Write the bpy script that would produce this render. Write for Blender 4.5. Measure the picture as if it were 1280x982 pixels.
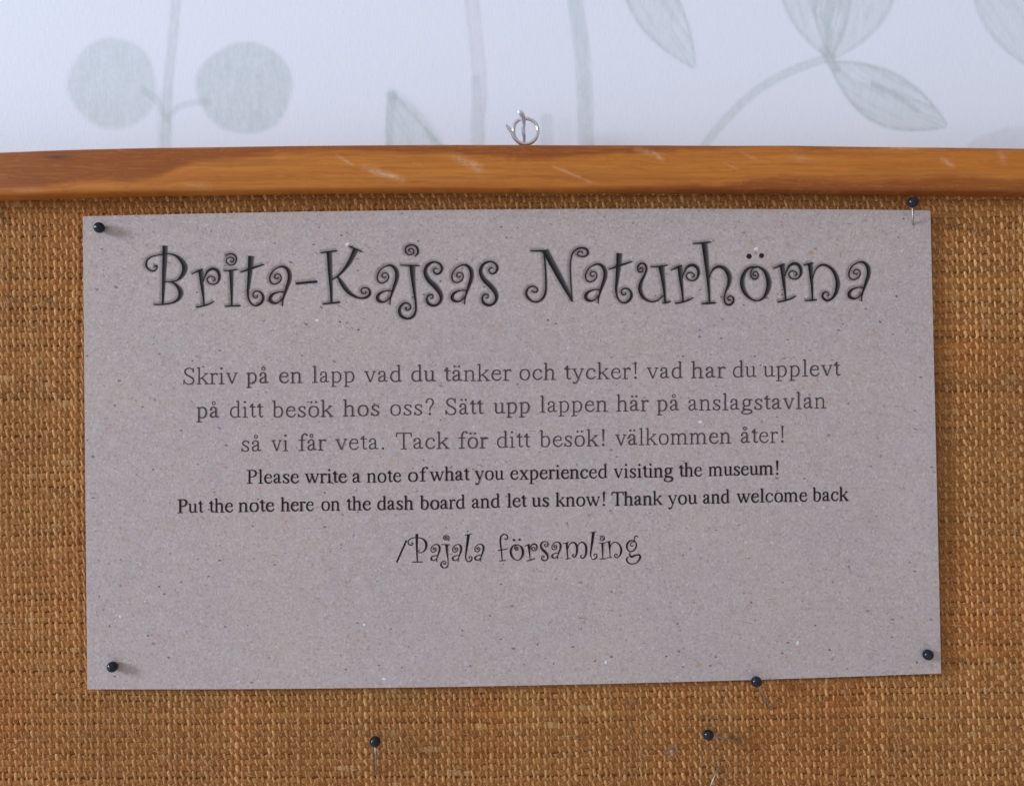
import bpy, math, random
import numpy as np
from mathutils import Vector, Matrix

sc = bpy.context.scene
for _o in list(bpy.data.objects):
    bpy.data.objects.remove(_o)

# ------------------------------------------------------------------ camera
FPX = 1154.6                      # focal length in photograph pixels (1280 wide)
cam_d = bpy.data.cameras.new('camera')
cam_d.sensor_width = 36.0
cam_d.lens = 36.0 * FPX / 1280.0
cam_d.clip_start = 0.01
cam_d.clip_end = 50
cam_d.dof.use_dof = True
cam_d.dof.focus_distance = 0.3225
cam_d.dof.aperture_fstop = 2.4
cam = bpy.data.objects.new('camera', cam_d)
sc.collection.objects.link(cam)
cam.location = (0, 0, 0)
cam.rotation_euler = (math.radians(90), 0, 0)
sc.camera = cam

# ------------------------------------------------------------------ room light
world = bpy.data.worlds.new('World')
sc.world = world
world.use_nodes = True
wn = world.node_tree
wn.nodes.clear()
w_out = wn.nodes.new('ShaderNodeOutputWorld')
w_bg = wn.nodes.new('ShaderNodeBackground')
w_tc = wn.nodes.new('ShaderNodeTexCoord')
w_sep = wn.nodes.new('ShaderNodeSeparateXYZ')
w_mr = wn.nodes.new('ShaderNodeMapRange')
w_cr = wn.nodes.new('ShaderNodeValToRGB')
w_cr.color_ramp.elements[0].color = (0.81, 0.845, 0.955, 1)  # window side of the room
w_cr.color_ramp.elements[1].color = (0.48, 0.41, 0.37, 1)    # far side of the room
w_mr.inputs['From Min'].default_value = -1
w_mr.inputs['From Max'].default_value = 1
wn.links.new(w_tc.outputs['Generated'], w_sep.inputs[0])
wn.links.new(w_sep.outputs['X'], w_mr.inputs['Value'])
wn.links.new(w_mr.outputs[0], w_cr.inputs[0])
wn.links.new(w_cr.outputs[0], w_bg.inputs['Color'])
w_bg.inputs['Strength'].default_value = 0.86
wn.links.new(w_bg.outputs[0], w_out.inputs[0])

def area(name, loc, target, size, size_y, power, col):
    l = bpy.data.lights.new(name, 'AREA')
    l.shape = 'RECTANGLE'
    l.size = size
    l.size_y = size_y
    l.energy = power
    l.color = col
    o = bpy.data.objects.new(name, l)
    sc.collection.objects.link(o)
    o.location = loc
    d = Vector(target) - Vector(loc)
    o.rotation_euler = d.to_track_quat('-Z', 'Y').to_euler()
    return o

area('window_light', (-2.20, -0.42, 0.50), (0, 0.32, 0), 0.44, 0.60, 55.0, (0.78, 0.89, 1.0))

sc.view_settings.view_transform = 'Standard'
sc.view_settings.look = 'None'
sc.view_settings.exposure = 0.0
sc.view_settings.gamma = 1.0
sc.view_settings.use_curve_mapping = False
sc.cycles.pixel_filter_type = 'BLACKMAN_HARRIS'
sc.cycles.filter_width = 1.5
sc.cycles.max_bounces = 6

# ------------------------------------------------------------------ depths (metres from the camera)
D_PAPER = 0.3222
D_CLOTH = 0.3243
D_FRAME = 0.3155
D_WALL = 0.3400
MM = D_CLOTH / FPX               # one photograph pixel on the cloth

def W(px, py, d):
    return ((px - 640.0) * d / FPX, d, -(py - 491.0) * d / FPX)

def Wn(px, py, d):
    px = np.asarray(px, float); py = np.asarray(py, float)
    d = np.broadcast_to(np.asarray(d, float), px.shape)
    return np.stack([(px - 640.0) * d / FPX, d, -(py - 491.0) * d / FPX], axis=-1)

# ------------------------------------------------------------------ helpers
def vnoise(x, y, seed=0):
    x = np.asarray(x, float); y = np.asarray(y, float)
    rs = np.random.RandomState(seed)
    t = rs.rand(256, 256)
    xi = np.floor(x).astype(int); yi = np.floor(y).astype(int)
    fx = x - xi; fy = y - yi
    fx = fx * fx * (3 - 2 * fx); fy = fy * fy * (3 - 2 * fy)
    a = t[xi % 256, yi % 256]; b = t[(xi + 1) % 256, yi % 256]
    c = t[xi % 256, (yi + 1) % 256]; d = t[(xi + 1) % 256, (yi + 1) % 256]
    return (a * (1 - fx) + b * fx) * (1 - fy) + (c * (1 - fx) + d * fx) * fy

def sstep(a, b, x):
    t = np.clip((x - a) / (b - a), 0, 1)
    return t * t * (3 - 2 * t)

def link(o, parent=None):
    sc.collection.objects.link(o)
    if parent is not None:
        o.parent = parent
    return o

def grid_mesh(name, V, F, mat, parent=None, col=None, smooth=True, extra=None):
    V = np.asarray(V, np.float32).reshape(-1, 3)
    F = np.asarray(F, np.int32)
    me = bpy.data.meshes.new(name)
    me.vertices.add(len(V))
    me.vertices.foreach_set('co', V.ravel())
    k = F.shape[1]
    me.loops.add(F.size)
    me.loops.foreach_set('vertex_index', F.ravel())
    me.polygons.add(len(F))
    me.polygons.foreach_set('loop_start', np.arange(0, F.size, k, dtype=np.int32))
    me.polygons.foreach_set('loop_total', np.full(len(F), k, dtype=np.int32))
    me.polygons.foreach_set('use_smooth', np.full(len(F), smooth))
    me.update(calc_edges=True)
    if col is not None:
        at = me.color_attributes.new('Col', 'FLOAT_COLOR', 'POINT')
        c = np.ones((len(V), 4), np.float32)
        c[:, :col.shape[1]] = col
        at.data.foreach_set('color', c.ravel())
    if extra is not None:
        for nm, arr in extra.items():
            a = me.attributes.new(nm, 'FLOAT', 'POINT')
            a.data.foreach_set('value', np.asarray(arr, np.float32).ravel())
    me.materials.append(mat)
    return link(bpy.data.objects.new(name, me), parent)

def poly_mesh(name, verts, faces, mat, parent=None, smooth=False):
    me = bpy.data.meshes.new(name)
    me.from_pydata([tuple(v) for v in verts], [], faces)
    for p in me.polygons:
        p.use_smooth = smooth
    me.materials.append(mat)
    return link(bpy.data.objects.new(name, me), parent)

def box(name, x0, x1, y0, y1, z0, z1, mat, parent=None):
    v = [(x, y, z) for x in (x0, x1) for y in (y0, y1) for z in (z0, z1)]
    f = [(0, 1, 3, 2), (4, 6, 7, 5), (0, 4, 5, 1), (2, 3, 7, 6), (0, 2, 6, 4), (1, 5, 7, 3)]
    return poly_mesh(name, v, f, mat, parent)

def tube(points, r, seg=12, cap=True):
    P = [Vector(p) for p in points]
    n = len(P)
    R = r if hasattr(r, '__len__') else [r] * n
    V = []; F = []
    up = None
    for i in range(n):
        t = (P[min(i + 1, n - 1)] - P[max(i - 1, 0)]).normalized()
        if up is None:
            a = Vector((0, 0, 1)) if abs(t.z) < 0.9 else Vector((1, 0, 0))
            up = (a - t * a.dot(t)).normalized()
        else:
            up = (up - t * up.dot(t)).normalized()
        s = t.cross(up)
        for k in range(seg):
            a = 2 * math.pi * k / seg
            V.append(P[i] + up * (math.cos(a) * R[i]) + s * (math.sin(a) * R[i]))
    for i in range(n - 1):
        for k in range(seg):
            k2 = (k + 1) % seg
            F.append((i * seg + k, i * seg + k2, (i + 1) * seg + k2, (i + 1) * seg + k))
    if cap:
        F.append(tuple(range(seg - 1, -1, -1)))
        F.append(tuple((n - 1) * seg + k for k in range(seg)))
    return V, F

# ------------------------------------------------------------------ materials
def mat_new(name):
    m = bpy.data.materials.new(name)
    m.use_nodes = True
    nt = m.node_tree
    nt.nodes.clear()
    out = nt.nodes.new('ShaderNodeOutputMaterial')
    b = nt.nodes.new('ShaderNodeBsdfPrincipled')
    nt.links.new(b.outputs[0], out.inputs[0])
    return m, nt, b, out

def nd(nt, typ, **kw):
    n = nt.nodes.new(typ)
    for k, v in kw.items():
        setattr(n, k, v)
    return n

def noise(nt, vec, scale, detail=2.0, rough=0.5):
    n = nd(nt, 'ShaderNodeTexNoise')
    n.inputs['Scale'].default_value = scale
    n.inputs['Detail'].default_value = detail
    n.inputs['Roughness'].default_value = rough
    if vec is not None:
        nt.links.new(vec, n.inputs['Vector'])
    return n.outputs['Fac']

def mapr(nt, val, a, b, c=0.0, d=1.0):
    n = nd(nt, 'ShaderNodeMapRange')
    for k, v in (('From Min', a), ('From Max', b), ('To Min', c), ('To Max', d)):
        n.inputs[k].default_value = v
    nt.links.new(val, n.inputs['Value'])
    return n.outputs[0]

def mix(nt, fac, a, b, blend='MIX'):
    n = nd(nt, 'ShaderNodeMix', data_type='RGBA', blend_type=blend)
    for sock, v in ((n.inputs['Factor'], fac), (n.inputs['A'], a), (n.inputs['B'], b)):
        if isinstance(v, (float, int)):
            sock.default_value = v
        elif isinstance(v, tuple):
            sock.default_value = v if len(v) == 4 else v + (1,)
        else:
            nt.links.new(v, sock)
    # colour sockets share names; pick the RGBA ones
    return n

def mixc(nt, fac, a, b, blend='MIX'):
    n = nd(nt, 'ShaderNodeMix', data_type='RGBA', blend_type=blend)
    socks = {s.identifier: s for s in n.inputs}
    for sid, v in (('Factor_Float', fac), ('A_Color', a), ('B_Color', b)):
        s = socks[sid]
        if isinstance(v, (float, int)):
            s.default_value = v
        elif isinstance(v, tuple):
            s.default_value = v if len(v) == 4 else v + (1,)
        else:
            nt.links.new(v, s)
    return [o for o in n.outputs if o.identifier == 'Result_Color'][0]

def math_n(nt, op, a, b):
    n = nd(nt, 'ShaderNodeMath', operation=op)
    for s, v in ((n.inputs[0], a), (n.inputs[1], b)):
        if isinstance(v, (float, int)):
            s.default_value = v
        else:
            nt.links.new(v, s)
    return n.outputs[0]

def bump(nt, bsdf, h, strength, dist):
    n = nd(nt, 'ShaderNodeBump')
    n.inputs['Strength'].default_value = strength
    n.inputs['Distance'].default_value = dist
    nt.links.new(h, n.inputs['Height'])
    nt.links.new(n.outputs[0], bsdf.inputs['Normal'])

def objco(nt, scale=(1, 1, 1), rot=(0, 0, 0)):
    tc = nd(nt, 'ShaderNodeTexCoord')
    mp = nd(nt, 'ShaderNodeMapping')
    mp.inputs['Scale'].default_value = scale
    if any(rot):                       # turn first, stretch afterwards
        m0 = nd(nt, 'ShaderNodeMapping')
        m0.inputs['Rotation'].default_value = rot
        nt.links.new(tc.outputs['Object'], m0.inputs['Vector'])
        nt.links.new(m0.outputs[0], mp.inputs['Vector'])
    else:
        nt.links.new(tc.outputs['Object'], mp.inputs['Vector'])
    return mp.outputs[0]

# grey recycled paper ------------------------------------------------
PAPER_BASE = (0.405, 0.352, 0.362)
def paper_colour(nt):
    co = objco(nt)
    c = mixc(nt, mapr(nt, noise(nt, co, 45, 3, 0.6), 0.35, 0.65), (0.418, 0.362, 0.355), (0.448, 0.376, 0.356))
    c = mixc(nt, mapr(nt, noise(nt, co, 260, 3, 0.6), 0.40, 0.66, 0, 0.28), c, (0.52, 0.47, 0.475))
    c = mixc(nt, mapr(nt, noise(nt, co, 1100, 2, 0.7), 0.50, 0.72, 0, 0.55), c, (0.60, 0.55, 0.57))
    c = mixc(nt, mapr(nt, noise(nt, objco(nt, (1, 1, 1), (1, 0, 0)), 1000, 2, 0.7), 0.52, 0.74, 0, 0.55), c, (0.25, 0.20, 0.19))
    # coloured waste fibre: soft patches of red-brown and blue
    c = mixc(nt, mapr(nt, noise(nt, objco(nt, (1, 1, 1), (0, 0, 2)), 380, 2, 0.6), 0.60, 0.75, 0, 0.35), c, (0.46, 0.27, 0.22))
    c = mixc(nt, mapr(nt, noise(nt, objco(nt, (1, 1, 1), (2, 0, 0)), 420, 2, 0.6), 0.62, 0.76, 0, 0.30), c, (0.27, 0.31, 0.46))
    # fibres lying across the sheet, in several directions
    for rot, thr, colr in ((-0.3, 0.66, (0.17, 0.13, 0.13)), (0.5, 0.68, (0.30, 0.18, 0.13)), (1.2, 0.68, (0.70, 0.68, 0.71)), (2.2, 0.70, (0.16, 0.13, 0.13))):
        f = noise(nt, objco(nt, (520, 520, 2600), (0, rot, 0)), 1.0, 2, 0.5)
        c = mixc(nt, mapr(nt, f, thr, thr + 0.07, 0, 0.6), c, colr)
    # flecks: voronoi cells, only a few of them coloured, their outline broken by noise
    for k, (sc_, keep, rad, colr, fac) in enumerate(((520, 0.025, 0.16, (0.06, 0.05, 0.06), 0.8),
                                      (560, 0.05, 0.16, (0.74, 0.75, 0.80), 0.55),
                                      (430, 0.02, 0.15, (0.10, 0.14, 0.34), 0.7),
                                      (360, 0.03, 0.14, (0.34, 0.18, 0.10), 0.55),
                                      (330, 0.014, 0.11, (0.14, 0.09, 0.08), 0.8),
                                      (330, 0.012, 0.12, (0.50, 0.17, 0.24), 0.5))):
        v = nd(nt, 'ShaderNodeTexVoronoi', voronoi_dimensions='3D')
        v.inputs['Scale'].default_value = sc_
        mp = objco(nt, (1.0, 0.02, 1.7), (0, 0.7 * k, 0))
        nt.links.new(mp, v.inputs['Vector'])
        s = nd(nt, 'ShaderNodeSeparateColor')
        nt.links.new(v.outputs['Color'], s.inputs[0])
        on = math_n(nt, 'LESS_THAN', s.outputs[0], keep)
        dist = math_n(nt, 'ADD', v.outputs['Distance'], mapr(nt, noise(nt, co, 2300, 1, 0.5), 0.3, 0.7, -0.10, 0.14))
        size = mapr(nt, s.outputs[1], 0, 1, 0.6, 1.5)
        near = mapr(nt, math_n(nt, 'MULTIPLY', dist, size), rad, rad * 1.7, fac, 0.0)
        c = mixc(nt, math_n(nt, 'MULTIPLY', on, near), c, colr)
    return c, co

m_paper, nt, b, _ = mat_new('recycled_paper')
pc, co = paper_colour(nt)
nt.links.new(pc, b.inputs['Base Color'])
b.inputs['Roughness'].default_value = 0.9
b.inputs['Specular IOR Level'].default_value = 0.25
bump(nt, b, noise(nt, co, 1100, 3, 0.65), 0.5, 0.00014)

def ink_mat(name, tone, wear=0.45, rough=0.75):
    m, nt, b, out = mat_new(name)
    co = objco(nt)
    # toner that skips the deepest fibres: a little of the paper's own tone shows through
    c = mixc(nt, mapr(nt, noise(nt, co, 2600, 2, 0.6), 0.40, 0.75, 0.0, wear), tone, (0.22, 0.19, 0.20))
    nt.links.new(c, b.inputs['Base Color'])
    b.inputs['Roughness'].default_value = rough
    b.inputs['Specular IOR Level'].default_value = 0.06
    return m

m_ink_body = ink_mat('grey_toner', (0.038, 0.033, 0.036), 0.40)
m_ink_dark = ink_mat('black_toner', (0.010, 0.0095, 0.012), 0.15)

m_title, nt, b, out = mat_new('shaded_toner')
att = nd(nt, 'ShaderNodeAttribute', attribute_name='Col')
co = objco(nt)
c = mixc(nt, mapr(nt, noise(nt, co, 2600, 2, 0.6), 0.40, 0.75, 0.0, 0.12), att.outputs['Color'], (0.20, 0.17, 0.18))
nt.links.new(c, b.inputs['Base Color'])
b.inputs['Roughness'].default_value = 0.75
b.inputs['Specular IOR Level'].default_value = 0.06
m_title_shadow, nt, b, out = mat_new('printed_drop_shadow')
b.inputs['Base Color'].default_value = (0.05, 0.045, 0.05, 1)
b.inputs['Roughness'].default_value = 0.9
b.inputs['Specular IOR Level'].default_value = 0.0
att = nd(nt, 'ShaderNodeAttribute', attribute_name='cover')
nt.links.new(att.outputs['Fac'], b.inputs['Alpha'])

# jute ---------------------------------------------------------------
m_jute, nt, b, _ = mat_new('jute_yarn')
att = nd(nt, 'ShaderNodeAttribute', attribute_name='Col')
co = objco(nt)
c = mixc(nt, mapr(nt, noise(nt, co, 3200, 2, 0.6), 0.34, 0.66, 0.0, 0.70), att.outputs['Color'], (0.17, 0.062, 0.015))
c = mixc(nt, mapr(nt, noise(nt, objco(nt, (5200, 5200, 1500)), 1.0, 2, 0.6), 0.54, 0.68, 0.0, 0.70), c, (0.68, 0.44, 0.21))
nt.links.new(c, b.inputs['Base Color'])
b.inputs['Roughness'].default_value = 0.8
b.inputs['Specular IOR Level'].default_value = 0.12
bump(nt, b, noise(nt, objco(nt, (4200, 4200, 1800)), 1.0, 2, 0.6), 0.5, 0.0002)

m_backing, nt, b, _ = mat_new('fibreboard')
co = objco(nt)
c = mixc(nt, mapr(nt, noise(nt, co, 1500, 3, 0.6), 0.3, 0.7), (0.12, 0.042, 0.010), (0.32, 0.135, 0.038))
nt.links.new(c, b.inputs['Base Color'])
b.inputs['Roughness'].default_value = 0.95

m_fibre, nt, b, _ = mat_new('jute_fibre')
c = mixc(nt, noise(nt, objco(nt), 120, 1, 0.5), (0.62, 0.42, 0.22), (0.30, 0.15, 0.06))
nt.links.new(c, b.inputs['Base Color'])
b.inputs['Roughness'].default_value = 0.6

# varnished pine -------------------------------------------------------
m_wood, nt, b, _ = mat_new('varnished_pine')
att = nd(nt, 'ShaderNodeAttribute', attribute_name='Col')
g1 = noise(nt, objco(nt, (18, 500, 900)), 1.0, 4, 0.6)
c = mixc(nt, mapr(nt, g1, 0.40, 0.72, 0.0, 0.38), att.outputs['Color'], (0.24, 0.075, 0.018))
g2 = noise(nt, objco(nt, (60, 1500, 2600)), 1.0, 2, 0.6)
c = mixc(nt, mapr(nt, g2, 0.5, 0.8, 0.0, 0.2), c, (0.66, 0.30, 0.08))
g3 = noise(nt, objco(nt, (900, 900, 2400), (0, 0.5, 0)), 1.0, 2, 0.5)
c = mixc(nt, mapr(nt, g3, 0.70, 0.80, 0.0, 0.25), c, (0.72, 0.46, 0.26))
nt.links.new(c, b.inputs['Base Color'])
b.inputs['Roughness'].default_value = 0.5
b.inputs['Specular IOR Level'].default_value = 0.22
bump(nt, b, noise(nt, objco(nt, (40, 300, 700)), 1.0, 3, 0.6), 0.25, 0.0002)

# wallpaper ------------------------------------------------------------
m_wall, nt, b, _ = mat_new('printed_wallpaper')
att = nd(nt, 'ShaderNodeAttribute', attribute_name='Col')
co = objco(nt)
weave = noise(nt, objco(nt, (2400, 100, 260)), 1.0, 2, 0.5)
weave2 = noise(nt, objco(nt, (300, 100, 2400)), 1.0, 2, 0.5)
c = mixc(nt, mapr(nt, weave, 0.35, 0.7, 0.0, 0.10), att.outputs['Color'], (0.66, 0.70, 0.80))
c = mixc(nt, mapr(nt, weave2, 0.4, 0.7, 0.0, 0.06), c, (0.9, 0.9, 0.95))
nt.links.new(c, b.inputs['Base Color'])
b.inputs['Roughness'].default_value = 0.7
b.inputs['Specular IOR Level'].default_value = 0.25
bump(nt, b, math_n(nt, 'ADD', weave, weave2), 0.5, 0.00015)

# metal and pin plastic ---------------------------------------------
m_steel, nt, b, _ = mat_new('nickel_plated_steel')
c = mixc(nt, noise(nt, objco(nt), 900, 2, 0.5), (0.74, 0.74, 0.76), (0.55, 0.54, 0.55))
nt.links.new(c, b.inputs['Base Color'])
b.inputs['Metallic'].default_value = 1.0
b.inputs['Roughness'].default_value = 0.16
m_zinc, nt, b, _ = mat_new('zinc_plated_wire')
c = mixc(nt, noise(nt, objco(nt), 900, 2, 0.5), (0.72, 0.79, 0.90), (0.60, 0.66, 0.76))
nt.links.new(c, b.inputs['Base Color'])
b.inputs['Metallic'].default_value = 0.35
b.inputs['Roughness'].default_value = 0.42
m_needle, nt, b, _ = mat_new('dull_needle_steel')
c = mixc(nt, noise(nt, objco(nt), 900, 2, 0.5), (0.33, 0.31, 0.28), (0.22, 0.20, 0.18))
nt.links.new(c, b.inputs['Base Color'])
b.inputs['Metallic'].default_value = 1.0
b.inputs['Roughness'].default_value = 0.35
m_pin, nt, b, _ = mat_new('black_pin_plastic')
c = mixc(nt, noise(nt, objco(nt), 500, 2, 0.5), (0.006, 0.008, 0.014), (0.012, 0.016, 0.028))
nt.links.new(c, b.inputs['Base Color'])
b.inputs['Roughness'].default_value = 0.2
b.inputs['Specular IOR Level'].default_value = 0.32

# ================================================================== WALL with printed wallpaper
def seg_dist(x, y, pts, widths=None):
    """distance to a polyline, and the parameter along it"""
    best = np.full(x.shape, 1e9); bt = np.zeros(x.shape)
    n = len(pts) - 1
    for i in range(n):
        ax, ay = pts[i]; bx, by = pts[i + 1]
        dx, dy = bx - ax, by - ay
        t = np.clip(((x - ax) * dx + (y - ay) * dy) / (dx * dx + dy * dy), 0, 1)
        d = np.hypot(x - ax - t * dx, y - ay - t * dy)
        m = d < best
        best = np.where(m, d, best); bt = np.where(m, (i + t) / n, bt)
    return best, bt

def smooth_pts(pts, k=8):
    P = np.array(pts, float)
    if len(P) < 3:
        return [tuple(p) for p in P]
    Q = np.vstack([2 * P[0] - P[1], P, 2 * P[-1] - P[-2]])
    out = []
    for i in range(1, len(Q) - 2):
        for j in range(k):
            t = j / k
            p0, p1, p2, p3 = Q[i - 1], Q[i], Q[i + 1], Q[i + 2]
            out.append(0.5 * ((2 * p1) + (p2 - p0) * t + (2 * p0 - 5 * p1 + 4 * p2 - p3) * t * t + (3 * p1 - p0 - 3 * p2 + p3) * t ** 3))
    out.append(P[-1])
    return [tuple(p) for p in out]

def build_wall():
    step = 1.7
    xs = np.arange(-60, 1341, step); ys = np.arange(-60, 215, step)
    X, Y = np.meshgrid(xs, ys)
    wall = np.array([0.82, 0.86, 0.965])
    green = np.array([0.42, 0.505, 0.505]); pink = np.array([0.60, 0.58, 0.66])
    C = np.broadcast_to(wall, X.shape + (3,)).copy()
    grain = 0.60 + 0.50 * vnoise(X / 1.9, Y / 16.0, 3) + 0.42 * vnoise(X / 2.6, Y / 3.5, 13)
    grain2 = 0.6 + 0.8 * vnoise(X / 5.0, Y / 5.0, 4)
    def put(a, colr):
        nonlocal C
        a = np.clip(a * grain * 1.08, 0, 1)[..., None]
        C = C * (1 - a) + colr * a
    def stem(pts, w, a, colr=green, soft=3.0):
        d, t = seg_dist(X, Y, smooth_pts(pts))
        core = 1 - sstep(w / 2 - soft / 2, w / 2 + soft, d)
        rim = np.exp(-((d - w * 0.42) / 2.0) ** 2)
        put(core * a + rim * a * 0.25 * (d < w), colr)
    def blob(cx, cy, rx, ry, a, colr=green, rot=0.0):
        c, s = math.cos(rot), math.sin(rot)
        u = ((X - cx) * c + (Y - cy) * s) / rx; v = (-(X - cx) * s + (Y - cy) * c) / ry
        ang = np.arctan2(v, u)
        r = np.hypot(u, v) * (1 + 0.02 * np.sin(3 * ang + 1) + 0.015 * np.sin(5 * ang))
        e = 5.0 / rx
        put((1 - sstep(1 - e, 1 + e * 0.7, r)) * a * (0.85 + 0.2 * grain2), colr)
    def leaf(bx, by, tx, ty, hw, a, bow=0.0, colr=green, peak=0.5, veins=True):
        L = math.hypot(tx - bx, ty - by); ux, uy = (tx - bx) / L, (ty - by) / L
        t = ((X - bx) * ux + (Y - by) * uy) / L
        s = (-(X - bx) * uy + (Y - by) * ux)
        tc = np.clip(t, 0, 1)
        s = s - bow * np.sin(math.pi * tc)
        k = math.log(0.5) / math.log(peak)
        w = hw * np.sin(math.pi * tc ** k) ** 0.85 + 1e-3
        inside = (t > 0) & (t < 1)
        q = np.abs(s) / w
        fill = (1 - sstep(0.92, 1.06, q)) * inside
        edge = np.exp(-((np.abs(s) - w * 0.93) / 3.0) ** 2) * inside
        put(fill * a * 0.62 + edge * a * 0.55, colr)
        if veins:
            st = vnoise(s / 3.0 + 40, t * 5, 11)
            put(fill * sstep(0.6, 0.85, st) * a * 0.45, colr)
            wh = sstep(0.72, 0.9, vnoise(s / 2.5 + 90, t * 4 + 7, 12)) * fill * (q < 0.85)
            aa = (wh * 0.5)[..., None]
            C[:] = C * (1 - aa) + wall * aa
    A = 0.36
    stem([(226, -60), (222, -20), (216, 50), (210, 110), (206, 200)], 11, 0.24)
    stem([(206, 120), (206, 200)], 17, 0.14, soft=6)
    blob(141, 105, 56, 58, 0.30, rot=-0.4)
    stem([(178, 112), (196, 126), (206, 144)], 7, 0.22)
    blob(306, 110, 61, 58, 0.34)
    stem([(262, 128), (240, 129), (222, 135), (208, 150)], 6, 0.22)
    # leaf rising from behind the frame
    d, t = seg_dist(X, Y, smooth_pts([(490, 117), (512, 134), (534, 158), (556, 190), (570, 215)]))
    inside = (X > 484) & (Y > 116) & (X < 490 + (Y - 116) * 0.92 + 3)
    put(np.exp(-(d / 6) ** 2) * 0.30 + inside * 0.24, green)
    st = vnoise((X - 480) / 4.0 - (Y - 116) / 7.0, Y / 30, 17)
    put(inside * sstep(0.55, 0.8, st) * 0.16, green)
    stem([(491, 117), (487, 145), (484, 215)], 8, 0.26)
    stem([(588, -60), (590, 0), (595, 50), (600, 110), (597, 160), (600, 215)], 17, 0.27, pink)
    stem([(595, 100), (598, 150), (600, 215)], 10, 0.16, green)
    stem([(684, 150), (683, 215)], 13, 0.20, soft=6)
    stem([(706, 158), (706, 215)], 14, 0.08, soft=6)
    stem([(716, -60), (719, 0), (727, 60), (731, 120), (733, 215)], 19, 0.24)
    stem([(716, -60), (719, 0), (727, 60), (731, 120), (733, 215)], 9, 0.13)
    leaf(775, -85, 869, 86, 31, A * 0.95, 6)
    leaf(1038, 74, 985, -90, 44, A * 0.9, 8)
    leaf(1040, 74, 1105, -90, 52, A * 0.9, -6)
    stem([(1036, 74), (1036, 20), (1046, -30)], 10, 0.14)
    leaf(1036, 78, 1184, 158, 34, A * 1.15, 6)
    stem([(1092, 106), (1120, 120), (1146, 138)], 5, 0.30)
    stem([(1046, 88), (1070, 120), (1110, 140), (1170, 152)], 3, -0.16)
    stem([(1037, 72), (1030, 62), (1040, 80), (1046, 86)], 9, 0.30)
    stem([(1040, 72), (1012, 80), (975, 96), (940, 118), (905, 152), (878, 186), (860, 215)], 9, 0.27)
    leaf(1215, -80, 1320, 100, 36, A, 8, colr=pink * 0.5 + green * 0.5)
    blob(1275, 200, 72, 42, 0.28, pink)
    ny, nx = X.shape
    # a bigger sheet of the same wall around the printed area, butted edge to edge
    V = Wn(X, Y, D_WALL)
    idx = np.arange(nx * ny).reshape(ny, nx)
    F = np.stack([idx[:-1, :-1], idx[1:, :-1], idx[1:, 1:], idx[:-1, 1:]], -1).reshape(-1, 4)
    V = V.reshape(-1, 3); C = C.reshape(-1, 3)
    x0, y0, x1, y1 = xs[0], ys[0], xs[-1], ys[-1]
    ring_in = [(x0, y0), (x1, y0), (x1, y1), (x0, y1)]
    ring_out = [(-2500, -2500), (3800, -2500), (3800, 3600), (-2500, 3600)]
    base = len(V)
    V = np.vstack([V, [W(px, py, D_WALL) for px, py in ring_in + ring_out]])
    C = np.vstack([C, np.broadcast_to(wall, (8, 3))])
    Fo = []
    for k in range(4):
        k2 = (k + 1) % 4
        Fo.append([base + k, base + k2, base + 4 + k2, base + 4 + k])
    F = np.vstack([F, Fo])
    o = grid_mesh('wall', V, F, m_wall, col=C, smooth=False)
    o['kind'] = 'structure'
build_wall()

# ================================================================== NOTICE BOARD
board = bpy.data.objects.new('notice_board', None)
link(board)
board.location = (0, D_WALL - 0.001, -0.24)
board['label'] = 'burlap covered notice board with an orange varnished pine frame along its top'
board['category'] = 'notice board'
board_inv = Matrix.Translation(board.location).inverted()
def to_board(o):
    o.parent = board
    o.matrix_parent_inverse = board_inv
    return o

XL, XR = -0.245, 0.245
to_board(box('backing_board', XL, XR, D_CLOTH + 0.00028, D_WALL - 0.001, -0.235, 0.084, m_backing))

def bow(px):
    u = np.clip((np.asarray(px, float) - 640) / 640, -1.35, 1.35)
    return np.where(u < 0, 9.0 * np.abs(u) ** 2.2, 4.2 * u * u)

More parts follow.
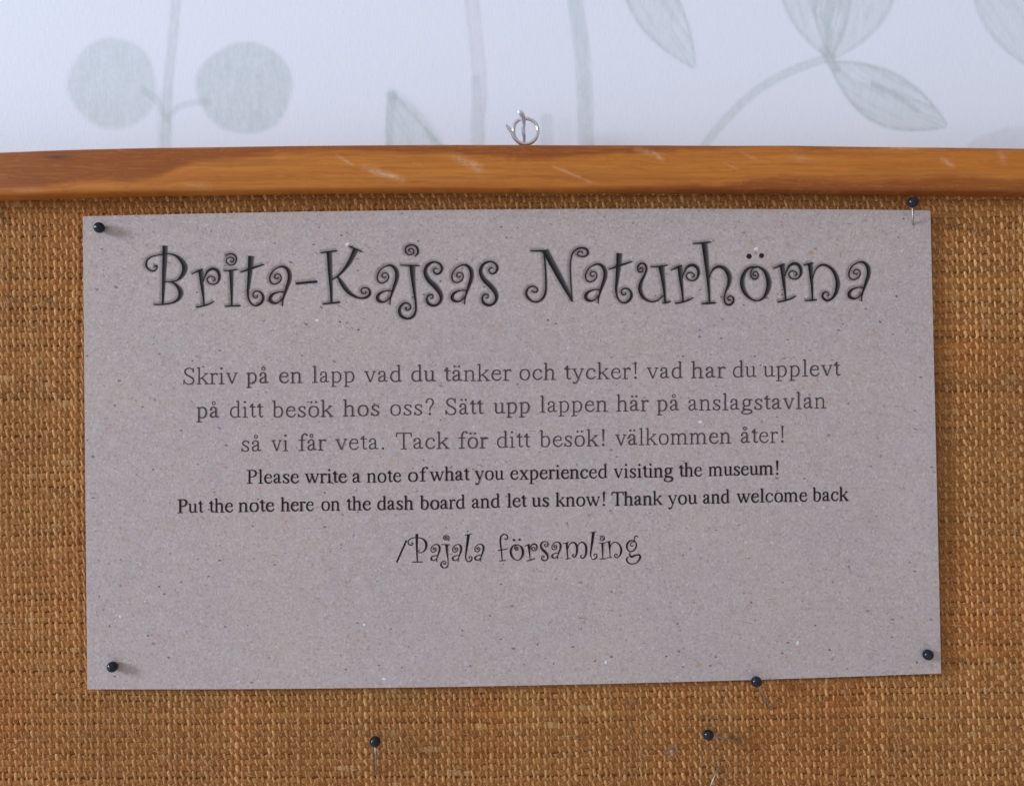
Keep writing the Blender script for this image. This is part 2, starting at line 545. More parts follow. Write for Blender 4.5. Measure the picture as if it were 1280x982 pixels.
def build_frame():
    xs = np.linspace(-232, 1512, 1100)
    # profile, in metres relative to the front face: (z above the rail's bottom edge, y)
    H = (235.3 - 180.0) * D_FRAME / FPX
    yb = D_WALL - 0.0015
    pr = []
    r = 0.0016
    def arc(cy, cz, a0, a1, n=7, rr=r):
        for k in range(n):
            a = math.radians(a0 + (a1 - a0) * k / (n - 1))
            pr.append((cy - rr * math.cos(a), cz + rr * math.sin(a)))
    for y in np.linspace(yb, D_FRAME + r, 6)[:-1]:
        pr.append((y, 0.0))
    arc(D_FRAME + r, r, -90, 0)
    n_front0 = len(pr)
    for z in np.linspace(r, H - r, 32)[1:-1]:
        pr.append((D_FRAME - 0.00025 * math.sin(math.pi * (z - r) / (H - 2 * r)), z))
    arc(D_FRAME + r, H - r, 0, 90)
    for y in np.linspace(D_FRAME + r, yb, 6)[1:]:
        pr.append((y, H))
    pr = np.array(pr)
    zb = -(235.3 - 491) * D_FRAME / FPX
    nx, npf = len(xs), len(pr)
    PX = np.repeat(xs[:, None], npf, 1)
    wx = (PX - 640) * D_FRAME / FPX
    off = -bow(PX) * D_FRAME / FPX
    wob = (vnoise(PX / 90, PX * 0, 21) - 0.5) * 0.00025
    V = np.stack([wx, np.repeat(pr[None, :, 0], nx, 0), zb + pr[None, :, 1] + off + wob], -1)
    # heartwood, knots, scratches: colour in the wood itself
    s = np.concatenate([[0], np.cumsum(np.hypot(np.diff(pr[:, 0]), np.diff(pr[:, 1])))])
    Hf = 1 - pr[:, 1] / H                      # 0 at the top edge, 1 at the bottom edge
    Vv = np.repeat(Hf[None, :], nx, 0)
    Sd = np.repeat(pr[None, :, 0], nx, 0)
    n1 = (vnoise(PX / 60, Vv * 2.5, 5) - 0.5); n2 = (vnoise(PX / 14, Vv * 9, 6) - 0.5)
    vv = Vv + n1 * 0.16 + n2 * 0.05
    base = np.array([0.485, 0.158, 0.023]); red = np.array([0.215, 0.050, 0.012]); pale = np.array([0.62, 0.25, 0.048])
    C = np.broadcast_to(base, PX.shape + (3,)).copy()
    def put(a, c):
        nonlocal C
        a = np.clip(a, 0, 1)[..., None]
        C = C * (1 - a) + c * a
    put(0.45 * vnoise(PX / 140, Vv * 6, 8), pale)
    # heartwood patch, upper left, tapering into a band along the top edge
    lim = np.interp(PX[:, 0], [-232, 0, 150, 200, 250, 330, 470, 600, 740, 850, 960, 1512], [0.8, 0.78, 0.74, 0.62, 0.30, 0.16, 0.16, 0.30, 0.26, 0.14, 0.03, 0.0])[:, None]
    put((1 - sstep(lim - 0.07, lim + 0.03, vv)) * 0.78, red)
    ring = np.exp(-((vv - lim) / 0.045) ** 2)
    put(ring * 0.35, red)
    lim2 = np.interp(PX[:, 0], [-232, 600, 740, 860, 1000, 1150, 1280, 1512], [1.3, 1.25, 0.95, 0.78, 0.66, 0.60, 0.66, 0.7])[:, None]
    put(sstep(lim2 - 0.05, lim2 + 0.22, vv) * 0.75, red)
    put(sstep(0.55, 0.9, vnoise(PX / 40, vv * 60, 19)) * 0.22, red)
    put(sstep(0.6, 0.9, vnoise(PX / 25, vv * 75, 29)) * 0.22, pale)
    fine = vnoise(PX / 160, vv * 26, 9)
    put(sstep(0.55, 0.8, fine) * 0.20, red)
    # a small knot
    py = 180 + Vv * 56.5 + bow(PX)
    kd = np.hypot((PX - 72) / 15, (py - 197) / 4.0)
    put(np.exp(-kd ** 2) * 0.8, np.array([0.07, 0.03, 0.02]))
    put(np.exp(-((kd - 1.7) / 0.5) ** 2) * 0.25, red)
    for (x0, y0, x1, y1, w, a) in ((455, 211, 503, 226, 3.0, 0.55), (470, 214, 490, 222, 4, 0.3), (566, 196, 600, 211, 4.0, 0.42), (588, 203, 598, 212, 4, 0.3),
                                   (692, 209, 738, 228, 1.3, 0.5), (796, 186, 822, 194, 3, 0.3), (818, 192, 828, 200, 2.5, 0.4), (926, 190, 945, 200, 1.5, 0.3),
                                   (1178, 200, 1190, 207, 2.5, 0.6), (1250, 192, 1254, 202, 3.5, 0.3), (420, 194, 442, 208, 1.3, 0.35), (1115, 184, 1145, 185, 2, 0.3),
                                   (905, 204, 928, 215, 1.0, 0.2), (232, 232, 262, 236, 3, 0.2), (20, 238, 50, 239, 3, 0.15), (990, 195, 1006, 200, 5, 0.2)):
        d, t = seg_dist(PX, py, [(x0, y0), (x1, y1)])
        put(np.exp(-(d / (w * 1.15)) ** 2) * a * (0.15 + 1.25 * vnoise(PX / 3.5, py / 1.6, 27)) * (0.6 + 0.4 * np.sin(math.pi * np.clip(t, 0.05, 0.95))), np.array([0.74, 0.48, 0.28]))
    idx = np.arange(nx * npf).reshape(nx, npf)
    F = np.stack([idx[:-1, :-1], idx[1:, :-1], idx[1:, 1:], idx[:-1, 1:]], -1).reshape(-1, 4)
    o = grid_mesh('frame_rail', V, F[:, ::-1], m_wood, col=C.reshape(-1, 3))
    to_board(o)
build_frame()

# ------------------------------------------------------------------ woven jute cloth
PITCH = 7.55
U0, U1 = -24, 194
V0, V1 = int(228 / PITCH), int(1130 / PITCH)

def lattice(u, v):
    """photograph-pixel position of lattice point (u, v), with the cloth's pulls and slack"""
    x = u * PITCH; y = v * PITCH
    fx = 7.0 * (vnoise(u / 26, v / 40, 31) - 0.5) + 2.4 * (vnoise(u / 6, v / 14, 32) - 0.5)
    fy = 9.0 * (vnoise(u / 30, v / 22, 33) - 0.5) + 2.2 * (vnoise(u / 9, v / 5, 34) - 0.5)
    tilt = 0.012 * (y - 600)
    return x + fx + tilt * 0.4, y + fy - 0.010 * (x - 640)

def yarns(vertical, seed):
    rs = np.random.RandomState(seed)
    spc = 5
    arc = np.radians(np.array([-98, -52, -12, 22, 60, 98]) if vertical else np.array([-98, -48, 0, 48, 98]))
    na = len(arc)
    if vertical:
        ids = np.arange(U0, U1 + 1); ts = np.arange(V0 * spc, V1 * spc + 1) / spc
    else:
        ids = np.arange(V0, V1 + 1); ts = np.arange(U0 * spc, U1 * spc + 1) / spc
    I, T = np.meshgrid(ids, ts, indexing='ij')
    Vs, Fs, Cs = [], [], []
    jit = rs.randn(len(ids)) * (0.85 if vertical else 0.7)
    thick = np.clip(1 + rs.randn(len(ids)) * (0.17 if vertical else 0.10), 0.7, 1.35)
    tone = np.clip(rs.randn(len(ids)) * 0.11 + 0.97, 0.68, 1.3)
    warmth = rs.randn(len(ids))
    slub = vnoise(T / 4.5, I * 7.31, seed + 1)
    slub2 = vnoise(T / 1.6, I * 5.77, seed + 2)
    r = thick[:, None] * (0.78 + 0.34 * slub + 0.22 * slub2)
    r = r * (1 + (0.12 if vertical else 0.3) * sstep(0.90, 0.98, vnoise(T / 7.0, I * 3.3, seed + 5)))
    if vertical:
        X, Y = lattice(I.astype(float), T)
        X = X + jit[:, None] + (vnoise(T / 1.1, I * 9.1, seed + 3) - 0.5) * 2.0
        ph = np.cos(math.pi * (T + I))
        amp = 0.30 + 0.8 * vnoise(T / 0.9, I * 5.3, seed + 20)
        h = 0.95 * np.tanh(1.9 * ph) * amp + 0.10
        lat = 1.72 * r * (1 + 0.22 * ph * vnoise(T / 2.0, I * 2.3, seed + 21)); hgt = 1.15 * r
        # each float leans a little, like the twisted yarn it is
        X = X + 0.75 * np.sin(math.pi * (T + I)) * (0.5 + vnoise(I * 0.37, T / 9, seed + 8))
    else:
        X, Y = lattice(T, I.astype(float))
        Y = Y + jit[:, None] + (vnoise(T / 1.1, I * 9.1, seed + 3) - 0.5) * 1.8
        ph = -np.cos(math.pi * (T + I))
        h = 0.55 * ph - 0.05
        lat = 3.85 * r; hgt = 1.30 * r
    sa = np.sin(arc)[None, None, :]; ca = np.cos(arc)[None, None, :]
    fray = 1 + 0.10 * (vnoise(T[..., None] * 2.7, arc[None, None, :] * 2 + I[..., None] * 3.1, seed + 9) - 0.5)
    if vertical:
        PX = X[..., None] + lat[..., None] * sa * fray; PY = Y[..., None] + 0 * sa
    else:
        PX = X[..., None] + 0 * sa; PY = Y[..., None] + lat[..., None] * sa * fray
    Hh = (h[..., None] + hgt[..., None] * ca * fray) * MM
    pos = Wn(PX, PY, D_CLOTH)
    pos[..., 1] -= Hh
    # yarn colour
    n1 = vnoise(T / 2.2, I * 4.4, seed + 11); n2 = vnoise(T * 1.7, I * 2.9, seed + 12)
    big = vnoise(X / 170, Y / 170, 55); big2 = vnoise(X / 55, Y / 75, 56)
    if vertical:
        ca_, cb_ = np.array([0.700, 0.415, 0.180]), np.array([0.425, 0.185, 0.052])
    else:
        ca_, cb_ = np.array([0.435, 0.188, 0.050]), np.array([0.240, 0.082, 0.016])
    k = np.clip(0.45 * n1 + 0.35 * n2 + 0.25 * big2 + 0.10 * warmth[:, None], 0, 1)[..., None]
    C = ca_ * (1 - k) + cb_ * k
    C = C * (tone[:, None] * (0.88 + 0.24 * big))[..., None]
    # the odd bleached or rust coloured stretch of yarn
    rs_ = sstep(0.86, 0.95, vnoise(T / 3.0, I * 6.13, seed + 15))[..., None] * 0.45
    C = C * (1 - rs_) + np.array([0.50, 0.16, 0.035]) * rs_
    bl_ = sstep(0.88, 0.96, vnoise(T / 2.4, I * 8.71, seed + 16))[..., None] * 0.55
    C = C * (1 - bl_) + np.array([0.62, 0.42, 0.20]) * bl_
    # the dye is redder in places, yellower in others
    red_ = (sstep(0.45, 0.8, vnoise(X / 60 + 5, Y / 150 + 9, 57)) * 0.35 + (1 - sstep(40, 150, X)) * sstep(780, 900, Y) * 0.25)[..., None]
    C = C * (1 - red_) + C * np.array([1.12, 0.80, 0.62]) * red_
    # stains with a shape of their own: two dark scuffs and a grey speck
    for (x0, y0, x1, y1, w, a) in ((0, 268, 10, 276, 3.5, 0.7), (1188, 283, 1212, 288, 3, 0.5), (1212, 287, 1232, 290, 4, 0.6), (1180, 285, 1196, 284, 2.5, 0.3),
                                   (8, 369, 18, 374, 2.5, 0.6), (28, 375, 45, 379, 2.2, 0.55), (55, 372, 68, 379, 3.2, 0.65), (66, 378, 75, 380, 2, 0.5), (1210, 530, 1216, 534, 3, 0.4), (1232, 843, 1236, 845, 3, 0.7), (724, 921, 727, 924, 3, 0.5), (822, 889, 826, 892, 3, 0.4)):
        d, t = seg_dist(X, Y, [(x0, y0), (x1, y1)])
        f = (np.exp(-(d / w) ** 2) * a)[..., None]
        C = C * (1 - f) + np.array([0.03, 0.022, 0.022]) * f
    d, t = seg_dist(X, Y, [(836, 940), (843, 936)])
    f = (np.exp(-(d / 4.0) ** 2) * 0.75)[..., None]
    C = C * (1 - f) + np.array([0.27, 0.22, 0.22]) * f
    C = np.repeat(C[:, :, None, :], na, 2)
    n_i, n_t = I.shape
    idx = np.arange(n_i * n_t * na).reshape(n_i, n_t, na)
    q = np.stack([idx[:, :-1, :-1], idx[:, 1:, :-1], idx[:, 1:, 1:], idx[:, :-1, 1:]], -1)
    # leave out the yarn wholly hidden behind the sheet of paper
    cx = X[:, :-1]; cy = Y[:, :-1]
    hid = (cx > 150) & (cx < 1120) & (cy > 308) & (cy < 800)
    q = q[~hid].reshape(-1, 4)
    used = np.unique(q)
    remap = np.zeros(n_i * n_t * na, np.int32); remap[used] = np.arange(len(used))
    if not vertical:
        q = q[:, ::-1]
    return pos.reshape(-1, 3)[used], remap[q], C.reshape(-1, 3)[used]

for vert, nm, sd in ((True, 'warp_yarn', 100), (False, 'weft_yarn', 200)):
    v_, f_, c_ = yarns(vert, sd)
    o = grid_mesh(nm, v_, f_[:, ::-1], m_jute, col=c_)
    o['kind'] = 'stuff'
    to_board(o)

# loose jute hairs standing off the weave
random.seed(7)
V, F = [], []
for k in range(1700):
    while True:
        px = random.uniform(-60, 1340); py = random.uniform(252, 1020)
        if not (112 < px < 1168 and 272 < py < 852):
            break
    a = random.gauss(math.pi / 2, 0.8); L = random.uniform(5, 26); cur = random.gauss(0, 0.05)
    pts = []
    n = 6
    for j in range(n):
        pts.append((px, py, 3.5 + 2.0 * math.sin(math.pi * j / (n - 1)) * random.uniform(0.6, 1.3)))
        px += math.cos(a) * L / n; py += math.sin(a) * L / n; a += cur * L / n
    P3 = [Vector(W(x, y, D_CLOTH)) + Vector((0, -h * MM, 0)) for x, y, h in pts]
    if any(112 < x < 1168 and 270 < y < 854 for x, y, h in pts):
        continue
    v, f = tube(P3, random.uniform(0.00003, 0.00007), 3, False)
    b0 = len(V); V += v; F += [tuple(i + b0 for i in q) for q in f]
o = poly_mesh('loose_fibre', V, F, m_fibre)
o['kind'] = 'stuff'
to_board(o)

# ------------------------------------------------------------------ screw eye in the top edge of the board
D_EYE = 0.3285
eye_m = D_EYE / FPX
def eye_pt(px, py, dy=0.0):
    v = Vector(W(px, py, D_EYE)); v.y += dy
    return v
eye = [(632, 157, -1.6), (636, 161.5, -1.5), (639.5, 167, -1.3), (643, 173.5, -1.1), (649, 179, -0.9), (656, 181, -0.7), (664, 179, -0.5), (670, 173, -0.3),
       (672.5, 165, 0.0), (671, 156.5, 0.2), (665.5, 150.5, 0.3), (657, 148, 0.4), (649, 149.5, 0.4), (643.5, 155, 0.4), (642, 163, 0.4), (643.5, 171, 0.4), (648, 178, 0.4), (651.5, 188, 0.4), (652, 200, 0.4), (652, 215, 0.4)]
sp = smooth_pts(eye, 5)
pts = [eye_pt(p[0], p[1], p[2] * 0.001) for p in sp]
v, f = tube(pts, [2.15 * eye_m * min(1.0, 0.55 + 0.09 * k) for k in range(len(pts))], 16)
to_board(poly_mesh('screw_eye', v, f, m_steel, smooth=True))

# the hook in the wall that the screw eye hangs from
hook_at = Vector((W(654, 176, D_WALL)[0], D_WALL, W(654, 176, D_WALL)[2]))
def hk(px, py, d):
    v = Vector(W(px, py, D_EYE)); v.y = d
    return v - hook_at
pts = [hk(655, 174, D_WALL + 0.004), hk(655, 172, D_WALL - 0.003), hk(655, 170, D_WALL - 0.0075), hk(655, 167, D_EYE + 0.0018),
       hk(654, 160, D_EYE + 0.0014), hk(654.5, 152, D_EYE + 0.0002), hk(653, 146.5, D_EYE - 0.0022), hk(648, 142.5, D_EYE - 0.0036)]
pp = []
for i in range(len(pts) - 1):
    for j in range(5):
        pp.append(pts[i].lerp(pts[i + 1], j / 5))
pp.append(pts[-1])
for _ in range(3):
    pp = [pp[0]] + [(pp[i - 1] + pp[i] * 2 + pp[i + 1]) / 4 for i in range(1, len(pp) - 1)] + [pp[-1]]
rad = [2.3 * eye_m + 1.1 * eye_m * min(1, max(0, (k - 20) / 8)) for k in range(len(pp))]
rad[-1] = 1.9 * eye_m; rad[-2] = 2.9 * eye_m
v, f = tube(pp, rad, 12)
hook = poly_mesh('wall_hook', v, f, m_zinc, None, True)
hook.location = hook_at
hook['label'] = 'small steel hook in the papered wall holding the ring at the top of the frame'
hook['category'] = 'hook'

# ================================================================== THE SHEET OF PAPER
TL, TR, BR, BL = (103.5, 270.5), (1163, 263.0), (1176.5, 841.0), (109, 861.0)
def sheet_px(u, v):
    tx = TL[0] + (TR[0] - TL[0]) * u; ty = TL[1] + (TR[1] - TL[1]) * u - 5.0 * 4 * u * (1 - u)
    bx = BL[0] + (BR[0] - BL[0]) * u; by = BL[1] + (BR[1] - BL[1]) * u + 5.5 * 4 * u * (1 - u)
    return tx + (bx - tx) * v, ty + (by - ty) * v
def sheet_depth(px, py):
    u = (np.asarray(px, float) - 106) / 1064; v = (np.asarray(py, float) - 266) / 590
    d = D_PAPER - 0.00035 * np.sin(np.pi * np.clip(u, 0, 1)) * sstep(0.45, 1.05, v)
    d = d - 0.00075 * np.sin(np.pi * np.clip(u / 0.78, 0, 1)) * sstep(0.80, 1.02, v)
    d = d - 0.00022 * np.sin(u * 7.0 + v * 1.5) * 0.6 - 0.0006 * sstep(0.93, 1.0, u) * sstep(0.1, 0.5, v) * (1 - sstep(0.7, 0.9, v))
    return d
def build_sheet():
    nu, nv = 110, 64
    u, v = np.meshgrid(np.linspace(0, 1, nu), np.linspace(0, 1, nv))
    X, Y = sheet_px(u, v)
    e = 0.22
    rag = (vnoise(u * 300, v * 300, 71) - 0.5) * e
    X = X + rag * ((u == 0) | (u == 1)); Y = Y + rag * ((v == 0) | (v == 1))
    d = sheet_depth(X, Y)
    front = Wn(X, Y, d).reshape(-1, 3)
    back = front.copy(); back[:, 1] += 0.00036
    idx = np.arange(nu * nv).reshape(nv, nu)
    f = np.stack([idx[:-1, :-1], idx[1:, :-1], idx[1:, 1:], idx[:-1, 1:]], -1).reshape(-1, 4)
    n = nu * nv
    fb = f[:, ::-1] + n
    loop = list(idx[0, :]) + list(idx[1:, -1]) + list(idx[-1, -2::-1]) + list(idx[-2:0:-1, 0])
    fs = [[loop[i], loop[(i + 1) % len(loop)], loop[(i + 1) % len(loop)] + n, loop[i] + n] for i in range(len(loop))]
    o = grid_mesh('paper_notice', np.vstack([front, back]), np.vstack([f, fb, fs]), m_paper, smooth=False)
    o['label'] = 'grey recycled paper notice with curly black title pinned to the burlap'
    o['category'] = 'notice'
    return o
sheet = build_sheet()

# ------------------------------------------------------------------ lettering: broad-pen strokes with varying width
class Ink:
    """flat toner shapes a few hundredths of a millimetre above the sheet, in photograph pixels"""
    def __init__(self, lift=0.00003, jitter=3e-6):
        self.P = []; self.F = []; self.C = []; self.A = []; self.L = []; self.layer = 0; self.lift = lift; self.jit = jitter
    def ribbon(self, pts, wid, across=2, shade=None, cover=None, shift=(0, 0)):
        self.layer += 1
        n = len(pts)
        P = np.array(pts, float)
        T = np.gradient(P, axis=0)
        T /= np.maximum(np.hypot(T[:, 0], T[:, 1]), 1e-6)[:, None]
        N = np.stack([-T[:, 1], T[:, 0]], -1)
        b = len(self.P)
        for i in range(n):
            for k in range(across):
                q = -0.5 + k / (across - 1)
                p = P[i] + N[i] * (wid[i] * q)
                self.P.append((p[0] + shift[0], p[1] + shift[1]))
                self.L.append(self.layer)
                self.C.append(shade(N[i] * q, wid[i]) if shade else (0, 0, 0))
                self.A.append(cover(q, i, n) if cover else 1.0)
        for i in range(n - 1):
            for k in range(across - 1):
                a = b + i * across + k
                self.F.append((a, a + 1, a + across + 1, a + across))
    def disc(self, cx, cy, r, seg=14, col=(0, 0, 0)):
        self.layer += 1
        b = len(self.P)
        for k in range(seg):
            a = 2 * math.pi * k / seg
            self.P.append((cx + r * math.cos(a), cy + r * math.sin(a))); self.L.append(self.layer); self.C.append(col); self.A.append(1.0)
        # a fan of quads (strip across the disc)
        for k in range(seg // 2 - 1):
            self.F.append((b + k, b + k + 1, b + seg - 2 - k, b + seg - 1 - k))
    def build(self, name, mat, colour=False, cover=False):
        P = np.array(self.P); d = sheet_depth(P[:, 0], P[:, 1]) - self.lift - (np.array(self.L) % 40) * self.jit
        V = Wn(P[:, 0], P[:, 1], d)
        o = grid_mesh(name, V, np.array(self.F), mat, sheet, col=np.array(self.C) if colour else None,
                      smooth=False, extra={'cover': self.A} if cover else None)
        return o

def spline3(pts, k=6):
    """Catmull-Rom through (x, y, w)"""
    P = np.array(pts, float)
    if len(P) == 2:
        return np.array([P[0] + (P[1] - P[0]) * t for t in np.linspace(0, 1, 4)])
    Q = np.vstack([2 * P[0] - P[1], P, 2 * P[-1] - P[-2]])
    out = []
    for i in range(1, len(Q) - 2):
        p0, p1, p2, p3 = Q[i - 1], Q[i], Q[i + 1], Q[i + 2]
        for j in range(k):
            t = j / k
            out.append(0.5 * ((2 * p1) + (p2 - p0) * t + (2 * p0 - 5 * p1 + 4 * p2 - p3) * t * t + (3 * p1 - p0 - 3 * p2 + p3) * t ** 3))
    out.append(P[-1])
    return np.array(out)

# serif alphabet. s: curve (x, y, weight 0 hair .. 1 stem); l: straight; f: flat serif x0, x1, y; b: ball x, y, r; o: ring
def stemL(x, top, bot=20, flag=85, foot=None):
    r = [('l', (x, top - 8, 1), (x, bot, 1)), ('l', (x - flag, top - 38, .0), (x + 6, top - 6, .25))]
    if foot: r.append(('f', foot[0], foot[1], 12))
    return r
SER = {
 'a': (444, [('s', (72, 340, .8), (100, 405, .5), (180, 445, .15), (260, 420, .7), (290, 350, 1), (292, 220, 1), (293, 95, .95), (318, 42, .6), (360, 36, .2), (410, 62, 0)),
             ('s', (290, 275, 0), (200, 240, .25), (105, 190, .7), (72, 115, 1), (100, 50, .85), (165, 26, .4), (230, 50, .1), (290, 105, 0)), ('b', 84, 335, 42)]),
 'b': (500, stemL(110, 683, 25) + [('s', (110, 370, 0), (180, 425, .2), (270, 438, .4), (365, 385, .8), (410, 240, 1), (375, 90, .8), (290, 15, .25), (200, 10, .1), (105, 42, 0))]),
 'c': (444, [('s', (380, 345, .7), (330, 418, .35), (240, 438, .1), (130, 385, .7), (70, 225, 1), (112, 85, .8), (210, 22, .45), (320, 42, .35), (408, 130, 0)), ('b', 362, 342, 42)]),
 'd': (500, stemL(385, 683, 20) + [('l', (385, 22, .3), (485, 45, 0)), ('s', (385, 375, 0), (320, 430, .1), (240, 440, .25), (130, 385, .8), (75, 220, 1), (120, 75, .9), (220, 18, .5), (310, 24, .15), (385, 85, 0))]),
 'e': (444, [('f', 90, 385, 272), ('s', (368, 265, .45), (345, 385, .6), (240, 440, .1), (120, 385, .8), (64, 225, 1), (112, 78, .9), (230, 16, .6), (330, 42, .35), (412, 140, 0))]),
 'f': (333, [('s', (372, 622, .7), (335, 668, .4), (265, 672, .25), (195, 620, .8), (168, 520, 1), (165, 380, 1), (165, 20, 1)), ('b', 358, 622, 40), ('f', 25, 300, 435), ('f', 40, 280, 12)]),
 'g': (500, [('s', (235, 445, .1), (135, 400, .8), (105, 300, 1), (135, 200, .8), (235, 155, .1), (335, 200, .8), (362, 300, 1), (335, 400, .8), (235, 445, .1)), ('l', (320, 420, .3), (475, 425, .3)),
             ('s', (185, 168, 0), (112, 115, .4), (98, 62, .8), (150, 25, 1), (330, 5, 1), (432, -50, 1), (428, -130, .7), (330, -195, .3), (200, -208, .2), (75, -170, .5), (45, -110, .4), (110, -30, .1), (175, 15, 0))]),
 'h': (500, stemL(105, 683, 20, 85, (15, 200)) + [('s', (105, 335, 0), (180, 412, .25), (265, 435, .6), (345, 400, 1), (372, 315, 1), (372, 160, 1), (372, 20, 1)), ('f', 285, 485, 12)]),
 'i': (278, stemL(135, 450, 20, 90, (25, 255)) + [('b', 130, 625, 50)]),
 'k': (500, stemL(105, 683, 20, 85, (15, 200)) + [('l', (405, 428, .05), (110, 185, .1)), ('l', (215, 270, .9), (425, 18, 1)), ('f', 300, 455, 437), ('f', 330, 505, 12)]),
 'l': (278, stemL(135, 683, 20, 90, (25, 255))),
 'm': (778, stemL(105, 450, 20, 85, (15, 200)) + [('s', (105, 335, 0), (180, 412, .25), (255, 435, .6), (325, 400, 1), (350, 315, 1), (350, 160, 1), (350, 20, 1)), ('f', 265, 445, 12),
             ('s', (350, 330, 0), (430, 412, .25), (520, 435, .6), (600, 400, 1), (628, 315, 1), (628, 160, 1), (628, 20, 1)), ('f', 545, 740, 12)]),
 'n': (500, stemL(105, 450, 20, 85, (15, 200)) + [('s', (105, 335, 0), (180, 412, .25), (265, 435, .6), (345, 400, 1), (372, 315, 1), (372, 160, 1), (372, 20, 1)), ('f', 285, 485, 12)]),
 'o': (500, [('s', (250, 443, .1), (125, 390, .8), (75, 225, 1), (125, 62, .8), (250, 10, .1), (375, 62, .8), (425, 225, 1), (375, 390, .8), (250, 443, .1))]),
 'p': (500, stemL(112, 450, -195) + [('f', 20, 240, -203), ('s', (112, 370, 0), (180, 425, .2), (270, 438, .4), (365, 385, .8), (412, 240, 1), (375, 90, .8), (290, 15, .25), (200, 10, .1), (108, 42, 0))]),
 'r': (333, stemL(110, 450, 20, 88, (15, 225)) + [('s', (110, 325, 0), (160, 395, .2), (220, 432, .5), (305, 425, .8)), ('b', 300, 402, 42)]),
 's': (389, [('s', (318, 320, .1), (290, 400, .2), (200, 438, .25), (110, 405, .7), (88, 335, .95), (140, 268, 1), (240, 205, 1), (310, 130, 1), (285, 50, .7), (190, 15, .3), (95, 50, .25), (60, 145, .1)), ('l', (312, 440, .0), (320, 320, .1)), ('l', (55, 12, 0), (58, 140, .1))]),
 't': (278, [('s', (138, 575, .2), (136, 450, .9), (135, 250, 1), (136, 105, .95), (165, 38, .6), (215, 30, .3), (272, 72, 0)), ('f', 20, 262, 435), ('l', (30, 440, 0), (136, 560, .1))]),
 'u': (500, [('s', (110, 440, 1), (110, 260, 1), (112, 120, .95), (150, 40, .75), (220, 28, .35), (300, 52, .1), (365, 110, 0)), ('l', (368, 440, 1), (368, 25, 1)), ('l', (368, 22, .3), (485, 42, 0)), ('l', (20, 432, .0), (112, 438, .2)), ('l', (280, 432, 0), (368, 438, .2))]),
 'v': (500, [('l', (92, 432, .95), (262, 5, .8)), ('l', (415, 432, .1), (262, 5, .1)), ('f', 20, 190, 437), ('f', 340, 480, 437)]),
 'w': (722, [('l', (85, 432, .95), (240, 5, .8)), ('l', (368, 400, .1), (240, 5, .1)), ('l', (340, 432, .95), (497, 5, .8)), ('l', (642, 432, .1), (497, 5, .1)), ('f', 12, 175, 437), ('f', 270, 425, 437), ('f', 572, 700, 437)]),
 'x': (500, [('l', (100, 432, .95), (400, 15, .95)), ('l', (395, 432, .1), (90, 15, .1)), ('f', 20, 205, 437), ('f', 310, 465, 437), ('f', 20, 175, 12), ('f', 295, 485, 12)]),
 'y': (500, [('l', (90, 432, .95), (262, 40, .8)), ('s', (418, 432, .1), (270, 30, .1), (205, -130, .3), (145, -185, .6), (85, -178, .8)), ('b', 78, -165, 40), ('f', 15, 185, 437), ('f', 340, 480, 437)]),
 'P': (556, [('l', (160, 645, 1.15), (160, 14, 1.15)), ('s', (160, 642, .0), (300, 645, .2), (425, 605, .85), (470, 495, 1.15), (425, 385, .8), (300, 325, .2), (160, 322, 0)), ('f', 20, 170, 648), ('f', 20, 305, 12)]),
 'T': (611, [('l', (305, 645, 1.15), (305, 14, 1.15)), ('f', 190, 420, 12), ('l', (25, 642, .35), (587, 642, .35)), ('l', (32, 645, .4), (20, 500, 0)), ('l', (580, 645, .4), (592, 500, 0))]),
 'S': (556, [('s', (445, 480, 0), (425, 560, .2), (370, 625, .3), (270, 655, .25), (150, 610, .8), (110, 515, 1.1), (165, 410, 1.2), (300, 330, 1.25), (425, 240, 1.2), (458, 140, 1.1), (400, 40, .7), (270, 5, .3), (150, 45, .3), (90, 130, .2), (72, 200, 0)), ('l', (440, 660, .1), (452, 480, .0)), ('l', (62, 0, .1), (66, 190, 0))]),
 '!': (333, [('l', (165, 650, 1.4), (165, 185, .1)), ('b', 165, 640, 52), ('b', 165, 45, 54)]),
 '?': (444, [('s', (92, 530, .6), (135, 625, .4), (220, 660, .3), (330, 610, .9), (358, 505, 1), (310, 400, .8), (245, 300, .4), (228, 180, 0)), ('b', 230, 45, 54), ('b', 100, 528, 42)]),
 '.': (250, [('b', 125, 42, 52)]),
}
SER['å'] = (444, SER['a'][1] + [('o', 205, 595, 68)])
SER['ä'] = (444, SER['a'][1] + [('b', 130, 600, 46), ('b', 300, 600, 46)])
SER['ö'] = (500, SER['o'][1] + [('b', 160, 600, 46), ('b', 340, 600, 46)])

